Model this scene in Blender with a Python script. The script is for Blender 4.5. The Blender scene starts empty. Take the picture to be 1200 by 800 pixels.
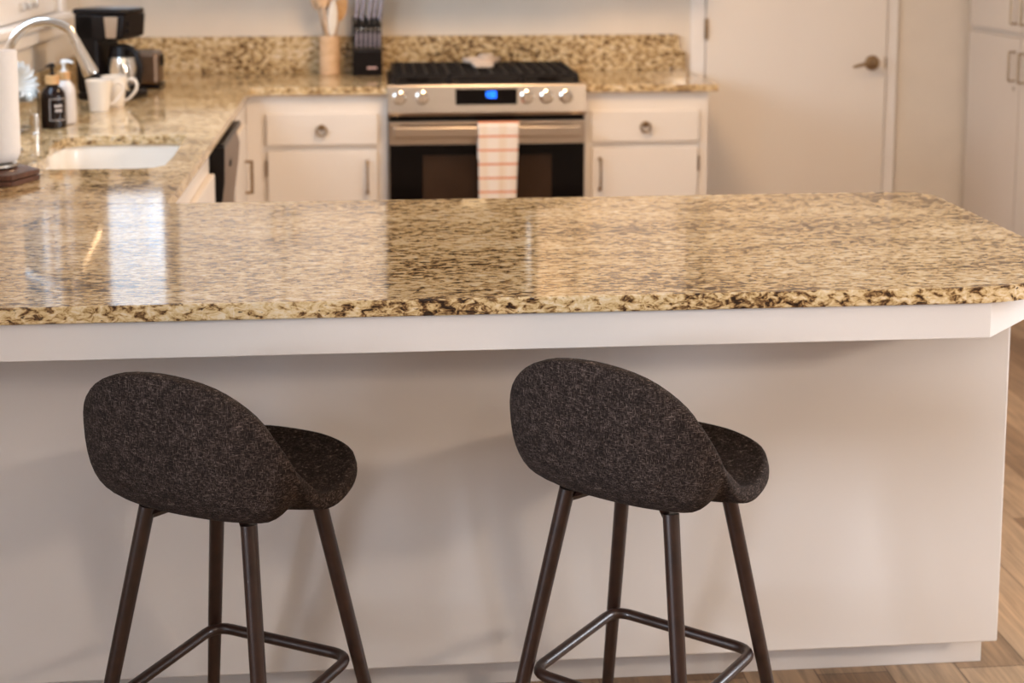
import bpy, bmesh, math, random
from mathutils import Vector, Matrix
random.seed(7)
R = math.radians
C = bpy.context.scene.collection
SC = bpy.context.scene

# ------------------------------------------------------------------ materials
def nmat(name):
    m = bpy.data.materials.new(name); m.use_nodes = True
    nt = m.node_tree; b = nt.nodes['Principled BSDF']
    return m, nt, b
def lk(nt, a, ao, b, bi): nt.links.new(a.outputs[ao], b.inputs[bi])
def ramp(nt, stops):
    r = nt.nodes.new('ShaderNodeValToRGB'); e = r.color_ramp.elements
    while len(e) < len(stops): e.new(0.5)
    for i, (p, c) in enumerate(stops):
        e[i].position = p; e[i].color = (*c, 1)
    return r
def coords(nt, scale=(1, 1, 1), rot=(0, 0, 0)):
    t = nt.nodes.new('ShaderNodeTexCoord'); mp = nt.nodes.new('ShaderNodeMapping')
    mp.inputs['Scale'].default_value = scale; mp.inputs['Rotation'].default_value = rot
    lk(nt, t, 'Object', mp, 'Vector'); return mp
def noise(nt, src, scale, detail=4, rough=.5, dist=0):
    n = nt.nodes.new('ShaderNodeTexNoise'); n.inputs['Scale'].default_value = scale
    n.inputs['Detail'].default_value = detail; n.inputs['Roughness'].default_value = rough
    n.inputs['Distortion'].default_value = dist
    lk(nt, src, 'Vector', n, 'Vector'); return n
def simple(name, col, rough=.5, metal=0, var=.06, vscale=8, bump=0, bscale=200, spec=.5, coat=0):
    m, nt, b = nmat(name)
    b.inputs['Roughness'].default_value = rough; b.inputs['Metallic'].default_value = metal
    b.inputs['Specular IOR Level'].default_value = spec
    b.inputs['Coat Weight'].default_value = coat
    mp = coords(nt); n = noise(nt, mp, vscale, 3)
    lo = tuple(max(0, c*(1-var)) for c in col); hi = tuple(min(1, c*(1+var)) for c in col)
    r = ramp(nt, [(.3, lo), (.7, hi)]); lk(nt, n, 'Fac', r, 'Fac'); lk(nt, r, 'Color', b, 'Base Color')
    if bump:
        n2 = noise(nt, mp, bscale, 2); bp = nt.nodes.new('ShaderNodeBump')
        bp.inputs['Strength'].default_value = bump; bp.inputs['Distance'].default_value = .002
        lk(nt, n2, 'Fac', bp, 'Height'); lk(nt, bp, 'Normal', b, 'Normal')
    return m
def emis(name, col, s):
    m, nt, b = nmat(name)
    b.inputs['Base Color'].default_value = (*col, 1)
    b.inputs['Emission Color'].default_value = (*col, 1); b.inputs['Emission Strength'].default_value = s
    return m
def granite():
    m, nt, b = nmat('granite')
    mp = coords(nt, (.58, 1.25, 1.05))
    n1 = noise(nt, mp, 88, 8, .68, .6); n2 = noise(nt, mp, 5, 3, .5)
    n3 = noise(nt, mp, 130, 5, .6, .2)
    base = ramp(nt, [(.375, (.022, .012, .008)), (.425, (.110, .054, .024)), (.465, (.31, .188, .078)),
                     (.51, (.55, .385, .185)), (.585, (.67, .52, .315)), (.68, (.72, .62, .47))])
    ad = nt.nodes.new('ShaderNodeMath'); ad.operation = 'MULTIPLY_ADD'
    ad.inputs[1].default_value = .27; lk(nt, n2, 'Fac', ad, 0)
    sb = nt.nodes.new('ShaderNodeMath'); sb.operation = 'SUBTRACT'; lk(nt, n1, 'Fac', sb, 0); sb.inputs[1].default_value = .125
    lk(nt, sb, 0, ad, 2); lk(nt, ad, 0, base, 'Fac')
    spots = ramp(nt, [(.31, (0, 0, 0)), (.37, (1, 1, 1))]); lk(nt, n3, 'Fac', spots, 'Fac')
    mx = nt.nodes.new('ShaderNodeMix'); mx.data_type = 'RGBA'
    lk(nt, spots, 'Color', mx, 'Factor'); mx.inputs['A'].default_value = (.05, .03, .02, 1)
    nt.links.new(base.outputs['Color'], mx.inputs['B'])
    nt.links.new(mx.outputs['Result'], b.inputs['Base Color'])
    b.inputs['Roughness'].default_value = .07; b.inputs['Specular IOR Level'].default_value = .55
    return m
def wood_floor():
    m, nt, b = nmat('floor_wood')
    mp = coords(nt, rot=(0, 0, R(90)))
    br = nt.nodes.new('ShaderNodeTexBrick'); br.inputs['Scale'].default_value = 1
    br.inputs['Brick Width'].default_value = 1.2; br.inputs['Row Height'].default_value = .15
    br.inputs['Mortar Size'].default_value = .0012; br.inputs['Bias'].default_value = 0
    br.inputs['Color1'].default_value = (.20, .115, .06, 1); br.inputs['Color2'].default_value = (.40, .27, .165, 1)
    br.inputs['Mortar'].default_value = (.10, .055, .03, 1); br.offset = .37
    lk(nt, mp, 'Vector', br, 'Vector')
    mp2 = coords(nt, (14, .9, 1)); n = noise(nt, mp2, 4, 6, .62, .8)
    r = ramp(nt, [(.3, (.55, .55, .55)), (.5, (.95, .95, .95)), (.7, (1.25, 1.22, 1.18))]); lk(nt, n, 'Fac', r, 'Fac')
    mx = nt.nodes.new('ShaderNodeMix'); mx.data_type = 'RGBA'; mx.blend_type = 'MULTIPLY'; mx.inputs['Factor'].default_value = 1
    nt.links.new(br.outputs['Color'], mx.inputs['A']); nt.links.new(r.outputs['Color'], mx.inputs['B'])
    nt.links.new(mx.outputs['Result'], b.inputs['Base Color']); b.inputs['Roughness'].default_value = .42
    return m
def wood(name, dark, light, scale=(1, 1, 12), rough=.5):
    m, nt, b = nmat(name); mp = coords(nt, scale); n = noise(nt, mp, 14, 5, .6, .6)
    r = ramp(nt, [(.35, dark), (.65, light)]); lk(nt, n, 'Fac', r, 'Fac'); lk(nt, r, 'Color', b, 'Base Color')
    b.inputs['Roughness'].default_value = rough; return m
def fabric():
    m, nt, b = nmat('heathered_fabric')
    a = noise(nt, coords(nt, (140, 140, 700)), 1, 3, .6); c = noise(nt, coords(nt, (700, 700, 130)), 1, 3, .6)
    g = noise(nt, coords(nt, (1, 1, 1)), 60, 5, .7)
    mx = nt.nodes.new('ShaderNodeMath'); mx.operation = 'MAXIMUM'; lk(nt, a, 'Fac', mx, 0); lk(nt, c, 'Fac', mx, 1)
    av = nt.nodes.new('ShaderNodeMath'); av.operation = 'MULTIPLY_ADD'; lk(nt, g, 'Fac', av, 0); av.inputs[1].default_value = .25
    lk(nt, mx, 0, av, 2)
    r = ramp(nt, [(.59, (.010, .0065, .0052)), (.68, (.028, .019, .0155)), (.75, (.060, .042, .035)), (.85, (.17, .125, .105))])
    lk(nt, av, 0, r, 'Fac'); lk(nt, r, 'Color', b, 'Base Color'); b.inputs['Roughness'].default_value = .95
    b.inputs['Specular IOR Level'].default_value = .15
    bp = nt.nodes.new('ShaderNodeBump'); bp.inputs['Strength'].default_value = .5; bp.inputs['Distance'].default_value = .0008
    lk(nt, mx, 0, bp, 'Height'); lk(nt, bp, 'Normal', b, 'Normal')
    return m
def steel(name='brushed_steel', col=(.54, .46, .38), rough=.3, horiz=True):
    m, nt, b = nmat(name); mp = coords(nt, (1, 30, 400) if horiz else (60, 60, 60)); n = noise(nt, mp, 3, 3)
    r = ramp(nt, [(.3, tuple(c*.9 for c in col)), (.7, col)]); lk(nt, n, 'Fac', r, 'Fac'); lk(nt, r, 'Color', b, 'Base Color')
    b.inputs['Metallic'].default_value = 1; b.inputs['Roughness'].default_value = rough; return m
def towel_mat():
    m, nt, b = nmat('striped_towel')
    tc = nt.nodes.new('ShaderNodeTexCoord'); sp = nt.nodes.new('ShaderNodeSeparateXYZ'); lk(nt, tc, 'Object', sp, 'Vector')
    def stripes(axis, period, off, width):
        a = nt.nodes.new('ShaderNodeMath'); a.operation = 'ADD'; lk(nt, sp, axis, a, 0); a.inputs[1].default_value = off
        p = nt.nodes.new('ShaderNodeMath'); p.operation = 'PINGPONG'; lk(nt, a, 0, p, 0); p.inputs[1].default_value = period/2
        c = nt.nodes.new('ShaderNodeMath'); c.operation = 'LESS_THAN'; lk(nt, p, 0, c, 0); c.inputs[1].default_value = width/2
        return c
    s1 = stripes('Z', .0535, .016, .0075); s2 = stripes('X', .075, .03, .03)
    m1 = nt.nodes.new('ShaderNodeMix'); m1.data_type = 'RGBA'; m1.inputs['A'].default_value = (.70, .61, .52, 1); m1.inputs['B'].default_value = (.68, .555, .43, 1)
    lk(nt, s2, 0, m1, 'Factor')
    m2 = nt.nodes.new('ShaderNodeMix'); m2.data_type = 'RGBA'; m2.inputs['B'].default_value = (.60, .19, .08, 1)
    lk(nt, s1, 0, m2, 'Factor'); nt.links.new(m1.outputs['Result'], m2.inputs['A'])
    nt.links.new(m2.outputs['Result'], b.inputs['Base Color']); b.inputs['Roughness'].default_value = .9
    return m
def pane_glass(name='window_glass'):
    m, nt, b = nmat(name); nt.nodes.remove(b); out = nt.nodes['Material Output']
    t = nt.nodes.new('ShaderNodeBsdfTransparent'); g = nt.nodes.new('ShaderNodeBsdfGlossy'); g.inputs['Roughness'].default_value = .02
    f = nt.nodes.new('ShaderNodeFresnel'); f.inputs['IOR'].default_value = 1.45
    mx = nt.nodes.new('ShaderNodeMixShader'); lk(nt, f, 0, mx, 0); lk(nt, t, 0, mx, 1); lk(nt, g, 0, mx, 2); lk(nt, mx, 0, out, 'Surface')
    return m

def jarglass():
    m, nt, b = nmat('clear_jar_glass'); b.inputs['Transmission Weight'].default_value = 1
    b.inputs['Roughness'].default_value = .03; b.inputs['IOR'].default_value = 1.45; b.inputs['Base Color'].default_value = (.93, .95, .94, 1); return m
M = dict(
    granite=granite(), floor=wood_floor(), fabric=fabric(), towel=towel_mat(), glass=pane_glass(),
    jar=jarglass(),
    livingwall=simple('living_room_paint', (.42, .38, .34), .7, var=.02),
    wall=simple('wall_paint', (.70, .62, .52), .7, var=.02, bump=.08, bscale=150),
    ceil=simple('ceiling_paint', (.82, .79, .74), .8, var=.02),
    white=simple('cabinet_paint', (.72, .65, .575), .38, var=.015, vscale=3, bump=.03, bscale=120),
    pantry=simple('pantry_paint', (.62, .535, .45), .42, var=.015, vscale=3),
    panel=simple('panel_paint', (.70, .655, .625), .42, var=.02, vscale=2.5, bump=.04, bscale=180),
    trim=simple('trim_paint', (.80, .75, .70), .35, var=.01),
    door=simple('door_paint', (.76, .69, .61), .45, var=.015, vscale=2),
    steel=steel(), toaststeel=steel('toaster_steel', (.26, .18, .13), .35, False), chrome=steel('brushed_nickel', (.66, .63, .59), .2, False),
    cap=simple('knife_steel', (.42, .36, .40), .35, .3), knob=steel('polished_knob', (.82, .78, .72), .12, False),
    bronze=simple('bronze_hardware', (.30, .20, .11), .35, .85, var=.15, vscale=60),
    legmetal=simple('walnut_brown_metal', (.026, .010, .006), .38, .15, var=.3, vscale=40, coat=.3),
    black=simple('black_plastic', (.006, .004, .004), .3, var=.2, vscale=20, spec=.22),
    matte=simple('black_iron', (.010, .007, .006), .5, var=.2, vscale=50, spec=.25),
    darkglass=simple('black_oven_glass', (.004, .003, .003), .06, var=.1, spec=.14),
    ovenwin=simple('oven_window_glass', (.036, .020, .012), .12, var=.15, vscale=6, spec=.15),
    ceramic=simple('glazed_ceramic', (.74, .66, .56), .18, var=.02, coat=.4),
    sink=simple('sink_enamel', (.80, .75, .68), .2, var=.01, coat=.3),
    paper=simple('paper', (.80, .76, .73), .85, var=.02, vscale=60, bump=.2, bscale=90),
    filt=simple('filter_paper', (.64, .65, .64), .8, var=.02, vscale=60),
    amber=simple('dark_amber_glass', (.010, .004, .003), .15, var=.1, spec=.3),
    milky=simple('milky_plastic', (.62, .58, .555), .3, var=.03),
    bamboo=wood('bamboo', (.45, .24, .09), (.62, .36, .15), (1, 1, 3)),
    crock=wood('pale_wood', (.58, .36, .19), (.74, .50, .30), (1, 1, 2), .45),
    spoonwood=wood('spoon_wood', (.38, .22, .11), (.62, .43, .26), (2, 2, 1)),
    darkwood=wood('dark_walnut', (.045, .018, .012), (.16, .07, .045), (8, 1, 1), .35),
    pink=simple('printed_mark', (.62, .40, .36), .5), label=simple('printed_label', (.62, .56, .52), .5),
    blue=emis('blue_display', (.02, .25, 1.0), 2.0), bulb=emis('lamp_glow', (1, .72, .42), 3),
    spoonrest=simple('stoneware', (.62, .50, .40), .3, var=.08, vscale=40, coat=.3),
)

# ------------------------------------------------------------------ mesh helpers
class MB:
    def __init__(s): s.bm = bmesh.new()
    def box(s, a, b, bev=0, seg=2):
        g = bmesh.ops.create_cube(s.bm, size=1); vs = g['verts']
        for v in vs: v.co = Vector([(a[i]+b[i])/2+v.co[i]*abs(b[i]-a[i]) for i in range(3)])
        if bev:
            es = list({e for v in vs for e in v.link_edges})
            bmesh.ops.bevel(s.bm, geom=es, offset=bev, segments=seg, affect='EDGES', profile=.5)
        return s
    def prism(s, pts, lo, hi, axis=2, bev=0, seg=2):
        """pts: outline in the two other axes, extruded on axis"""
        def P(p, h):
            q = [0, 0, 0]; o = [i for i in range(3) if i != axis]; q[o[0]], q[o[1]] = p; q[axis] = h; return q
        lo_ = [s.bm.verts.new(P(p, lo)) for p in pts]; hi_ = [s.bm.verts.new(P(p, hi)) for p in pts]
        n = len(pts); f1 = s.bm.faces.new(lo_); f2 = s.bm.faces.new(hi_)
        for i in range(n): s.bm.faces.new([lo_[i], lo_[(i+1) % n], hi_[(i+1) % n], hi_[i]])
        if bev:
            es = list(f1.edges)+list(f2.edges)
            bmesh.ops.bevel(s.bm, geom=es, offset=bev, segments=seg, affect='EDGES', profile=.5)
        return s
    def lathe(s, prof, c=(0, 0, 0), n=40, axis='z', flute=0, nf=0):
        c = Vector(c); rings = []
        for (r, h) in prof:
            if r < 1e-6: rings.append([s._pt(c, axis, 0, 0, h)])
            else:
                ring = []
                for i in range(n):
                    a = 2*math.pi*i/n; rr = r*(1+flute*r/.05*math.cos(nf*a)) if flute else r
                    ring.append(s._pt(c, axis, rr*math.cos(a), rr*math.sin(a), h))
                rings.append(ring)
        for A, B in zip(rings, rings[1:]):
            for i in range(n):
                j = (i+1) % n
                f = []
                if len(A) == 1 and len(B) == 1: continue
                if len(A) == 1: f = [A[0], B[i], B[j]]
                elif len(B) == 1: f = [A[i], A[j], B[0]]
                else: f = [A[i], A[j], B[j], B[i]]
                s.bm.faces.new(f)
        return s
    def _pt(s, c, axis, u, v, h):
        d = {'z': (u, v, h), 'y': (u, h, v), 'x': (h, u, v)}[axis]
        return s.bm.verts.new(c+Vector(d))
    def tube(s, pts, r, n=14, closed=False, cap=True, flat=None):
        """sweep a circle (or an ellipse flat=(ru, rv)) along pts; r a number or a list"""
        P = [Vector(p) for p in pts]; N = len(P); rs = r if isinstance(r, (list, tuple)) else [r]*N
        T = []
        for i in range(N):
            a = P[(i-1) % N] if (closed or i) else P[0]; b = P[(i+1) % N] if (closed or i < N-1) else P[-1]
            T.append((b-a).normalized())
        up = Vector((0, 0, 1)) if abs(T[0].z) < .9 else Vector((0, 1, 0))
        u = (up-T[0]*up.dot(T[0])).normalized(); rings = []
        for i in range(N):
            u = (u-T[i]*u.dot(T[i])).normalized(); w = T[i].cross(u)
            rings.append([s.bm.verts.new(P[i]+(u*math.cos(2*math.pi*k/n)*(flat[0] if flat else 1)+w*math.sin(2*math.pi*k/n)*(flat[1] if flat else 1))*rs[i]) for k in range(n)])
        for i in range(N if closed else N-1):
            A, B = rings[i], rings[(i+1) % N]
            for k in range(n): s.bm.faces.new([A[k], A[(k+1) % n], B[(k+1) % n], B[k]])
        if cap and not closed: s.bm.faces.new(rings[0][::-1]); s.bm.faces.new(rings[-1])
        return s
    def obj(s, name, mat, parent=None, smooth=35, M4=None, mods=None):
        if M4 is not None: bmesh.ops.transform(s.bm, matrix=M4, verts=s.bm.verts)
        bmesh.ops.remove_doubles(s.bm, verts=s.bm.verts, dist=1e-6)
        bmesh.ops.recalc_face_normals(s.bm, faces=s.bm.faces)
        if parent is not None and not parent.get('_local'):
            off = wloc(parent)
            for v in s.bm.verts: v.co -= off
        me = bpy.data.meshes.new(name); s.bm.to_mesh(me); s.bm.free()
        o = bpy.data.objects.new(name, me); C.objects.link(o)
        me.materials.append(M[mat] if isinstance(mat, str) else mat)
        for p in me.polygons: p.use_smooth = True
        me.set_sharp_from_angle(angle=R(smooth))
        if smooth < 55:
            wn = o.modifiers.new('weighted', 'WEIGHTED_NORMAL'); wn.keep_sharp = True; wn.weight = 100
        if parent is not None: o.parent = parent
        return o
def wloc(o):
    v = Vector(o.location)
    while o.parent is not None: o = o.parent; v += Vector(o.location)
    return v
def struct(o): o['kind'] = 'structure'; return o
def tag(o, label, cat, group=None):
    o['label'] = label; o['category'] = cat
    if group: o['group'] = group
    return o
def thing(name, label, cat, loc=(0, 0, 0), group=None):
    o = bpy.data.objects.new(name, None); C.objects.link(o); o.location = loc; o.empty_display_size = .05
    return tag(o, label, cat, group)
def copy_tree(o, parent=None):
    c = o.copy(); C.objects.link(c)
    if parent is not None: c.parent = parent
    for ch in list(o.children): copy_tree(ch, c)
    return c
def arc(cx, cy, r, a0, a1, n=10): return [(cx+r*math.cos(R(a0+(a1-a0)*i/n)), cy+r*math.sin(R(a0+(a1-a0)*i/n))) for i in range(n+1)]
def holed_wall(mb, axis, lo, hi, u0, u1, z0, z1, holes):
    """slab with rectangular holes; u is x for axis 1, y for axis 0"""
    us = sorted({u0, u1, *[h[0] for h in holes], *[h[1] for h in holes]}); zs = sorted({z0, z1, *[h[2] for h in holes], *[h[3] for h in holes]})
    for a, b in zip(us, us[1:]):
        for c, d in zip(zs, zs[1:]):
            um, zm = (a+b)/2, (c+d)/2
            if any(h[0] < um < h[1] and h[2] < zm < h[3] for h in holes): continue
            if axis == 0: mb.box((lo, a, c), (hi, b, d))
            else: mb.box((a, lo, c), (b, hi, d))
    return mb

# ------------------------------------------------------------------ key dimensions
ZT = .914; TH = .0285           # countertop height, slab thickness
YF, YFAR = 2.4254, 3.340        # peninsula slab front and far edge
YP = 2.756                      # peninsula panel
YB, YW = 5.730, 6.355           # back counter front edge, back wall
XL, XW = -.457, -1.20           # left run front edge, left wall
XR0, XR1 = .063, .821           # range
CEIL = 2.44

# ------------------------------------------------------------------ room shell
struct(MB().box((-3.1, -3.6, -.1), (4.1, YW+.1, 0)).obj('floor', 'floor'))
struct(MB().box((-3.1, -3.6, CEIL), (4.1, YW+.1, CEIL+.1)).obj('ceiling', 'ceil'))
WY0, WY1, WZ0, WZ1 = 3.95, 5.90, 1.195, 2.10       # kitchen window opening in the left wall
struct(holed_wall(MB(), 0, XW-.05, XW, 2.76, YW, 0, CEIL, [(WY0, WY1, WZ0, WZ1)]).obj('wall_left', 'wall'))
BX0, BX1, BZ0, BZ1 = -1.14, -.86, 1.40, 2.10
struct(holed_wall(MB(), 1, YW, YW+.05, XW-.05, 3.32, 0, CEIL, [(BX0, BX1, BZ0, BZ1)]).obj('wall_back', 'wall'))
RW = (2.15, 3.35, .75, 2.1)
struct(holed_wall(MB(), 0, 3.2, 3.32, 2.0, YW, 0, CEIL, [RW]).obj('wall_right', 'wall'))
struct(MB().box((-3.1, 2.76, 0), (XW-.05, 2.88, CEIL)).obj('wall_return', 'livingwall'))
LW = (-1.2, .4, .8, 2.15)
struct(holed_wall(MB(), 0, -3.1, -3.0, -3.5, 2.76, 0, CEIL, [LW]).obj('wall_living_left', 'livingwall'))
struct(MB().box((4.0, -3.5, 0), (4.1, 2.0, CEIL)).obj('wall_living_right', 'livingwall'))
struct(MB().box((3.2, 1.88, 0), (4.0, 2.0, CEIL)).obj('wall_corner', 'livingwall'))
struct(MB().box((-3.1, -3.6, 0), (4.1, -3.5, CEIL)).obj('wall_front', 'livingwall'))

# kitchen window above the sink (left wall)
w1 = MB()
xo, xi = XW-.045, XW-.008
for (ya, yb, za, zb) in [(WY0, WY1, WZ0, WZ0+.145), (WY0, WY1, WZ1-.06, WZ1), (WY0, WY0+.05, WZ0+.1455, WZ1-.0605), (WY1-.05, WY1, WZ0+.1455, WZ1-.0605),
                         (5.66, 5.74, WZ0+.1455, WZ1-.0605), (4.80, 4.86, WZ0+.1455, WZ1-.0605)]:
    w1.box((xo, ya, za), (xi, yb, zb), .004)
w1 = struct(w1.obj('window_1', 'trim'))
c = MB()
c.box((XW+.001, WY1+.002, WZ0), (XW+.02, WY1+.075, WZ1+.08), .004); c.box((XW+.001, WY0-.075, WZ0), (XW+.02, WY0-.002, WZ1+.08), .004)
c.box((XW+.001, WY0-.002, WZ1+.002), (XW+.02, WY1+.002, WZ1+.08), .004)
c.obj('window_casing', 'trim', w1)
s_ = MB()
s_.box((XW+.001, WY0-.09, WZ0-.030), (XW+.055, WY1+.045, WZ0+.002), .010, 4)
s_.box((XW-.045, WY0, WZ0-.030), (XW+.004, WY1, WZ0))
s_.obj('window_sill', 'trim', w1)
MB().box((XW+.001, WY0-.08, WZ0-.085), (XW+.024, WY1+.02, WZ0-.031), .005).obj('window_apron', 'trim', w1)
MB().box((XW-.024, WY0+.04, WZ0+.12), (XW-.020, WY1-.04, WZ1-.05)).obj('window_pane', 'glass', w1)
l = MB(); l.box((xi-.001, 5.30, 1.240), (xi+.010, 5.52, 1.250), .003)
for y in (5.31, 5.39, 5.50): l.box((xi-.001, y-.012, 1.233), (xi+.022, y+.012, 1.262), .005, 3)
l.obj('window_latch', 'knob', w1)
# small unseen back-wall window by the corner, added for its counter reflection
w2 = MB(); yo = YW+.002
for (xa, xb, za, zb) in [(BX0, BX1, BZ0, BZ0+.03), (BX0, BX1, BZ1-.03, BZ1), (BX0, BX0+.025, BZ0, BZ1), (BX1-.025, BX1, BZ0, BZ1)]:
    w2.box((xa, yo, za), (xb, yo+.045, zb), .003)
w2 = struct(w2.obj('added_window_2', 'trim'))
MB().box((BX0+.02, yo+.02, BZ0+.02), (BX1-.02, yo+.024, BZ1-.02)).obj('window_pane', 'glass', w2)
# living room window behind the camera
w3 = MB()
for (ya, yb, za, zb) in [(LW[0], LW[1], LW[2], LW[2]+.06), (LW[0], LW[1], LW[3]-.06, LW[3]), (LW[0], LW[0]+.06, LW[2], LW[3]), (LW[1]-.06, LW[1], LW[2], LW[3]), (-.43, -.37, LW[2], LW[3])]:
    w3.box((-3.07, ya, za), (-3.02, yb, zb), .004)
w3 = struct(w3.obj('window_3', 'trim'))
MB().box((-3.05, LW[0]+.04, LW[2]+.04), (-3.046, LW[1]-.04, LW[3]-.04)).obj('window_pane', 'glass', w3)

w4 = MB()  # unseen right-hand window, added for cool light on the apron's chamfer
for (ya, yb, za, zb) in [(RW[0], RW[1], RW[2], RW[2]+.06), (RW[0], RW[1], RW[3]-.06, RW[3]), (RW[0], RW[0]+.06, RW[2], RW[3]), (RW[1]-.06, RW[1], RW[2], RW[3])]:
    w4.box((3.23, ya, za), (3.28, yb, zb), .004)
w4 = struct(w4.obj('added_window_4', 'trim'))
MB().box((3.25, RW[0]+.04, RW[2]+.04), (3.254, RW[1]-.04, RW[3]-.04)).obj('window_pane', 'glass', w4)

# door on the back wall
DX0, DX1, DZ = 1.432, 2.234, 2.04
d = struct(MB().box((DX0+.003, YW-.030, .012), (DX1-.003, YW-.002, DZ), .002).obj('door_1', 'door'))
for z in (.25, 1.09, 1.82): 
    h = MB(); h.box((DX0-.006, YW-.036, z-.042), (DX0+.010, YW-.0305, z+.042), .001); h.tube([(DX0+.001, YW-.038, z-.045), (DX0+.001, YW-.038, z+.045)], .006, 10)
    h.obj('hinge', 'bronze', d)
hx, hz = 2.169, .938
h = MB(); h.lathe([(0, 0), (.031, 0), (.033, -.004), (.030, -.010), (.016, -.016), (.012, -.045), (.013, -.058), (0, -.062)], (hx, YW-.030, hz), axis='y')
h.tube([(hx, YW-.082, hz), (hx-.03, YW-.086, hz+.001), (hx-.06, YW-.086, hz-.003), (hx-.085, YW-.084, hz-.010), (hx-.1, YW-.080, hz-.014)], [.010, .009, .008, .007, .004], 12)
h.obj('door_handle', 'bronze', d)
MB().box((DX1-.006, YW-.0315, hz-.026), (DX1+.001, YW-.029, hz+.026), .001).obj('strike_plate', 'bronze', d)
t = MB(); t.box((DX1+.001, YW-.018, .0), (DX1+.052, YW-.0005, DZ+.052), .004); t.box((DX0-.062, YW-.018, 0), (DX0-.001, YW-.0005, DZ+.052), .004)
t.box((DX0-.001, YW-.018, DZ+.004), (DX1+.001, YW-.0005, DZ+.052), .004)
struct(t.obj('trim_1', 'trim'))
struct(MB().box((DX1+.054, YW-.014, 0), (2.598, YW-.0005, .09), .004).obj('baseboard_back', 'trim'))
struct(MB().box((3.186, 2.02, 0), (3.1995, 4.6, .09), .004).obj('baseboard_right', 'trim'))

# ------------------------------------------------------------------ hardware
def bracket_pull(mb, a, b, out, t=.010):
    """square bracket pull from a to b, standing off along out"""
    a, b, out = Vector(a), Vector(b), Vector(out); o = out.normalized()*t/2
    k = (b-a).normalized()*.0
    for p in (a, b): mb.tube([p, p+out], t/2, 4)
    mb.tube([a+out-(b-a).normalized()*t*.35, b+out+(b-a).normalized()*t*.35], t/2*1.2, 4)
def bow_pull(mb, a, b, out):
    a, b, out = Vector(a), Vector(b), Vector(out)
    mb.tube([a, a+out*.8, a*.93+b*.07+out, a*.5+b*.5+out*1.15, a*.07+b*.93+out, b+out*.8, b], [.008, .006, .005, .0045, .005, .006, .008], 10)
def ring_pull(mb, c, r=.019):
    c = Vector(c); mb.lathe([(0, 0), (.012, 0), (.010, -.006), (0, -.010)], c+Vector((0, 0, r*.6)), 20, 'y')
    mb.tube([(c.x+r*math.cos(2*math.pi*i/24), c.y-.012, c.z+r*math.sin(2*math.pi*i/24)) for i in range(24)], .0042, 8, closed=True)

# ------------------------------------------------------------------ peninsula
pen = thing('peninsula_cabinet', 'white painted breakfast-bar base cabinet under the long granite slab, behind the two stools', 'cabinet', (0, 3.0, 0))
MB().box((XW+.003, YP+.022, .105), (1.236, 3.30, ZT-TH-.002)).obj('cabinet_box', 'white', pen)
MB().box((XW+.003, YP, .100), (1.2425, YP+.0215, ZT-TH-.0015), .004, 3).obj('back_panel', 'panel', pen)
MB().box((XW+.003, 2.868, .0), (1.259, 3.24, .104), .002).obj('toe_kick', 'panel', pen)
ap = [(XW+.003, 2.445), (1.065, 2.445), (1.255, 2.634), (1.255, YP-.001), (1.237, YP-.001), (1.237, 2.642), (1.058, 2.463), (XW+.003, 2.463)]
MB().prism(ap, ZT-TH-.0665, ZT-TH-.001, 2, .0015).obj('apron_board', 'panel', pen)
out = [(XW+.002, YF), (1.02, YF)]+arc(1.02, YF+.27, .27, -90, 0, 16)[1:]+[(1.288, 3.2)]+arc(1.225, 3.277, .063, 0, 90, 8)+[(XW+.002, YFAR)]
tag(MB().prism(out, ZT-TH, ZT, 2, .003, 3).obj('granite_countertop', 'granite'),
    'long polished speckled granite bar slab in the foreground with a rounded right corner', 'countertop')

# ------------------------------------------------------------------ left run worktop with sink hole and the corner leg to the range
hole = [(-.545, 4.44), (-.60, 4.452), (-.72, 4.452), (-.84, 4.44), (-.885, 4.40), (-.900, 4.33), (-.892, 4.20), (-.868, 4.10), (-.862, 4.00), (-.872, 3.90), (-.865, 3.855), (-.83, 3.835),
        (-.60, 3.832), (-.555, 3.845), (-.533, 3.88), (-.530, 4.05)]
def slab_with_hole(outer, hole, lo, hi, mb):
    bm = mb.bm
    def loop(pts, z): return [bm.verts.new((x, y, z)) for x, y in pts]
    for z in (lo, hi):
        O, H = loop(outer, z), loop(hole, z); es = []
        for L in (O, H): es += [bm.edges.new((L[i], L[(i+1) % len(L)])) for i in range(len(L))]
        bmesh.ops.triangle_fill(bm, edges=es, use_beauty=True)
        if z == lo: O0, H0 = O, H
        else:
            for A, B in ((O0, O), (H0, H)):
                for i in range(len(A)): j = (i+1) % len(A); bm.faces.new([A[i], A[j], B[j], B[i]])
    return mb
outer = [(XW+.002, YFAR+.0015), (XL, YFAR+.0015), (XL, YB), (XR0-.004, YB), (XR0-.004, YW-.002), (XW+.002, YW-.002)]
tag(slab_with_hole(outer, hole, ZT-TH, ZT, MB()).obj('granite_worktop', 'granite', smooth=20),
    'L-shaped granite worktop along the left wall with the sink cut into it', 'countertop')
rt = [(XR1+.004, YB), (1.352, YB), (1.352, YW-.002), (XR1+.004, YW-.002)]
tag(MB().prism(rt, ZT-TH, ZT, 2, .003).obj('granite_worktop', 'granite'), 'short granite worktop to the right of the range', 'countertop')
sp = [(XW+.024, ZT+.0005), (1.350, ZT+.0005), (1.350, ZT+.070), (1.343, ZT+.078), (1.322, ZT+.084), (1.319, ZT+.140), (1.308, ZT+.152), (XW+.024, ZT+.152)]
tag(MB().prism(sp, YW-.022, YW-.001, 1, .002).obj('granite_backsplash', 'granite'), 'mottled granite backsplash strip on the back wall behind the range', 'backsplash')
tag(MB().box((XW+.001, YFAR+.01, ZT+.0005), (XW+.022, YW-.0225, ZT+.092), .002).obj('granite_backsplash', 'granite'), 'low granite backsplash strip on the left wall below the window', 'backsplash')

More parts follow.
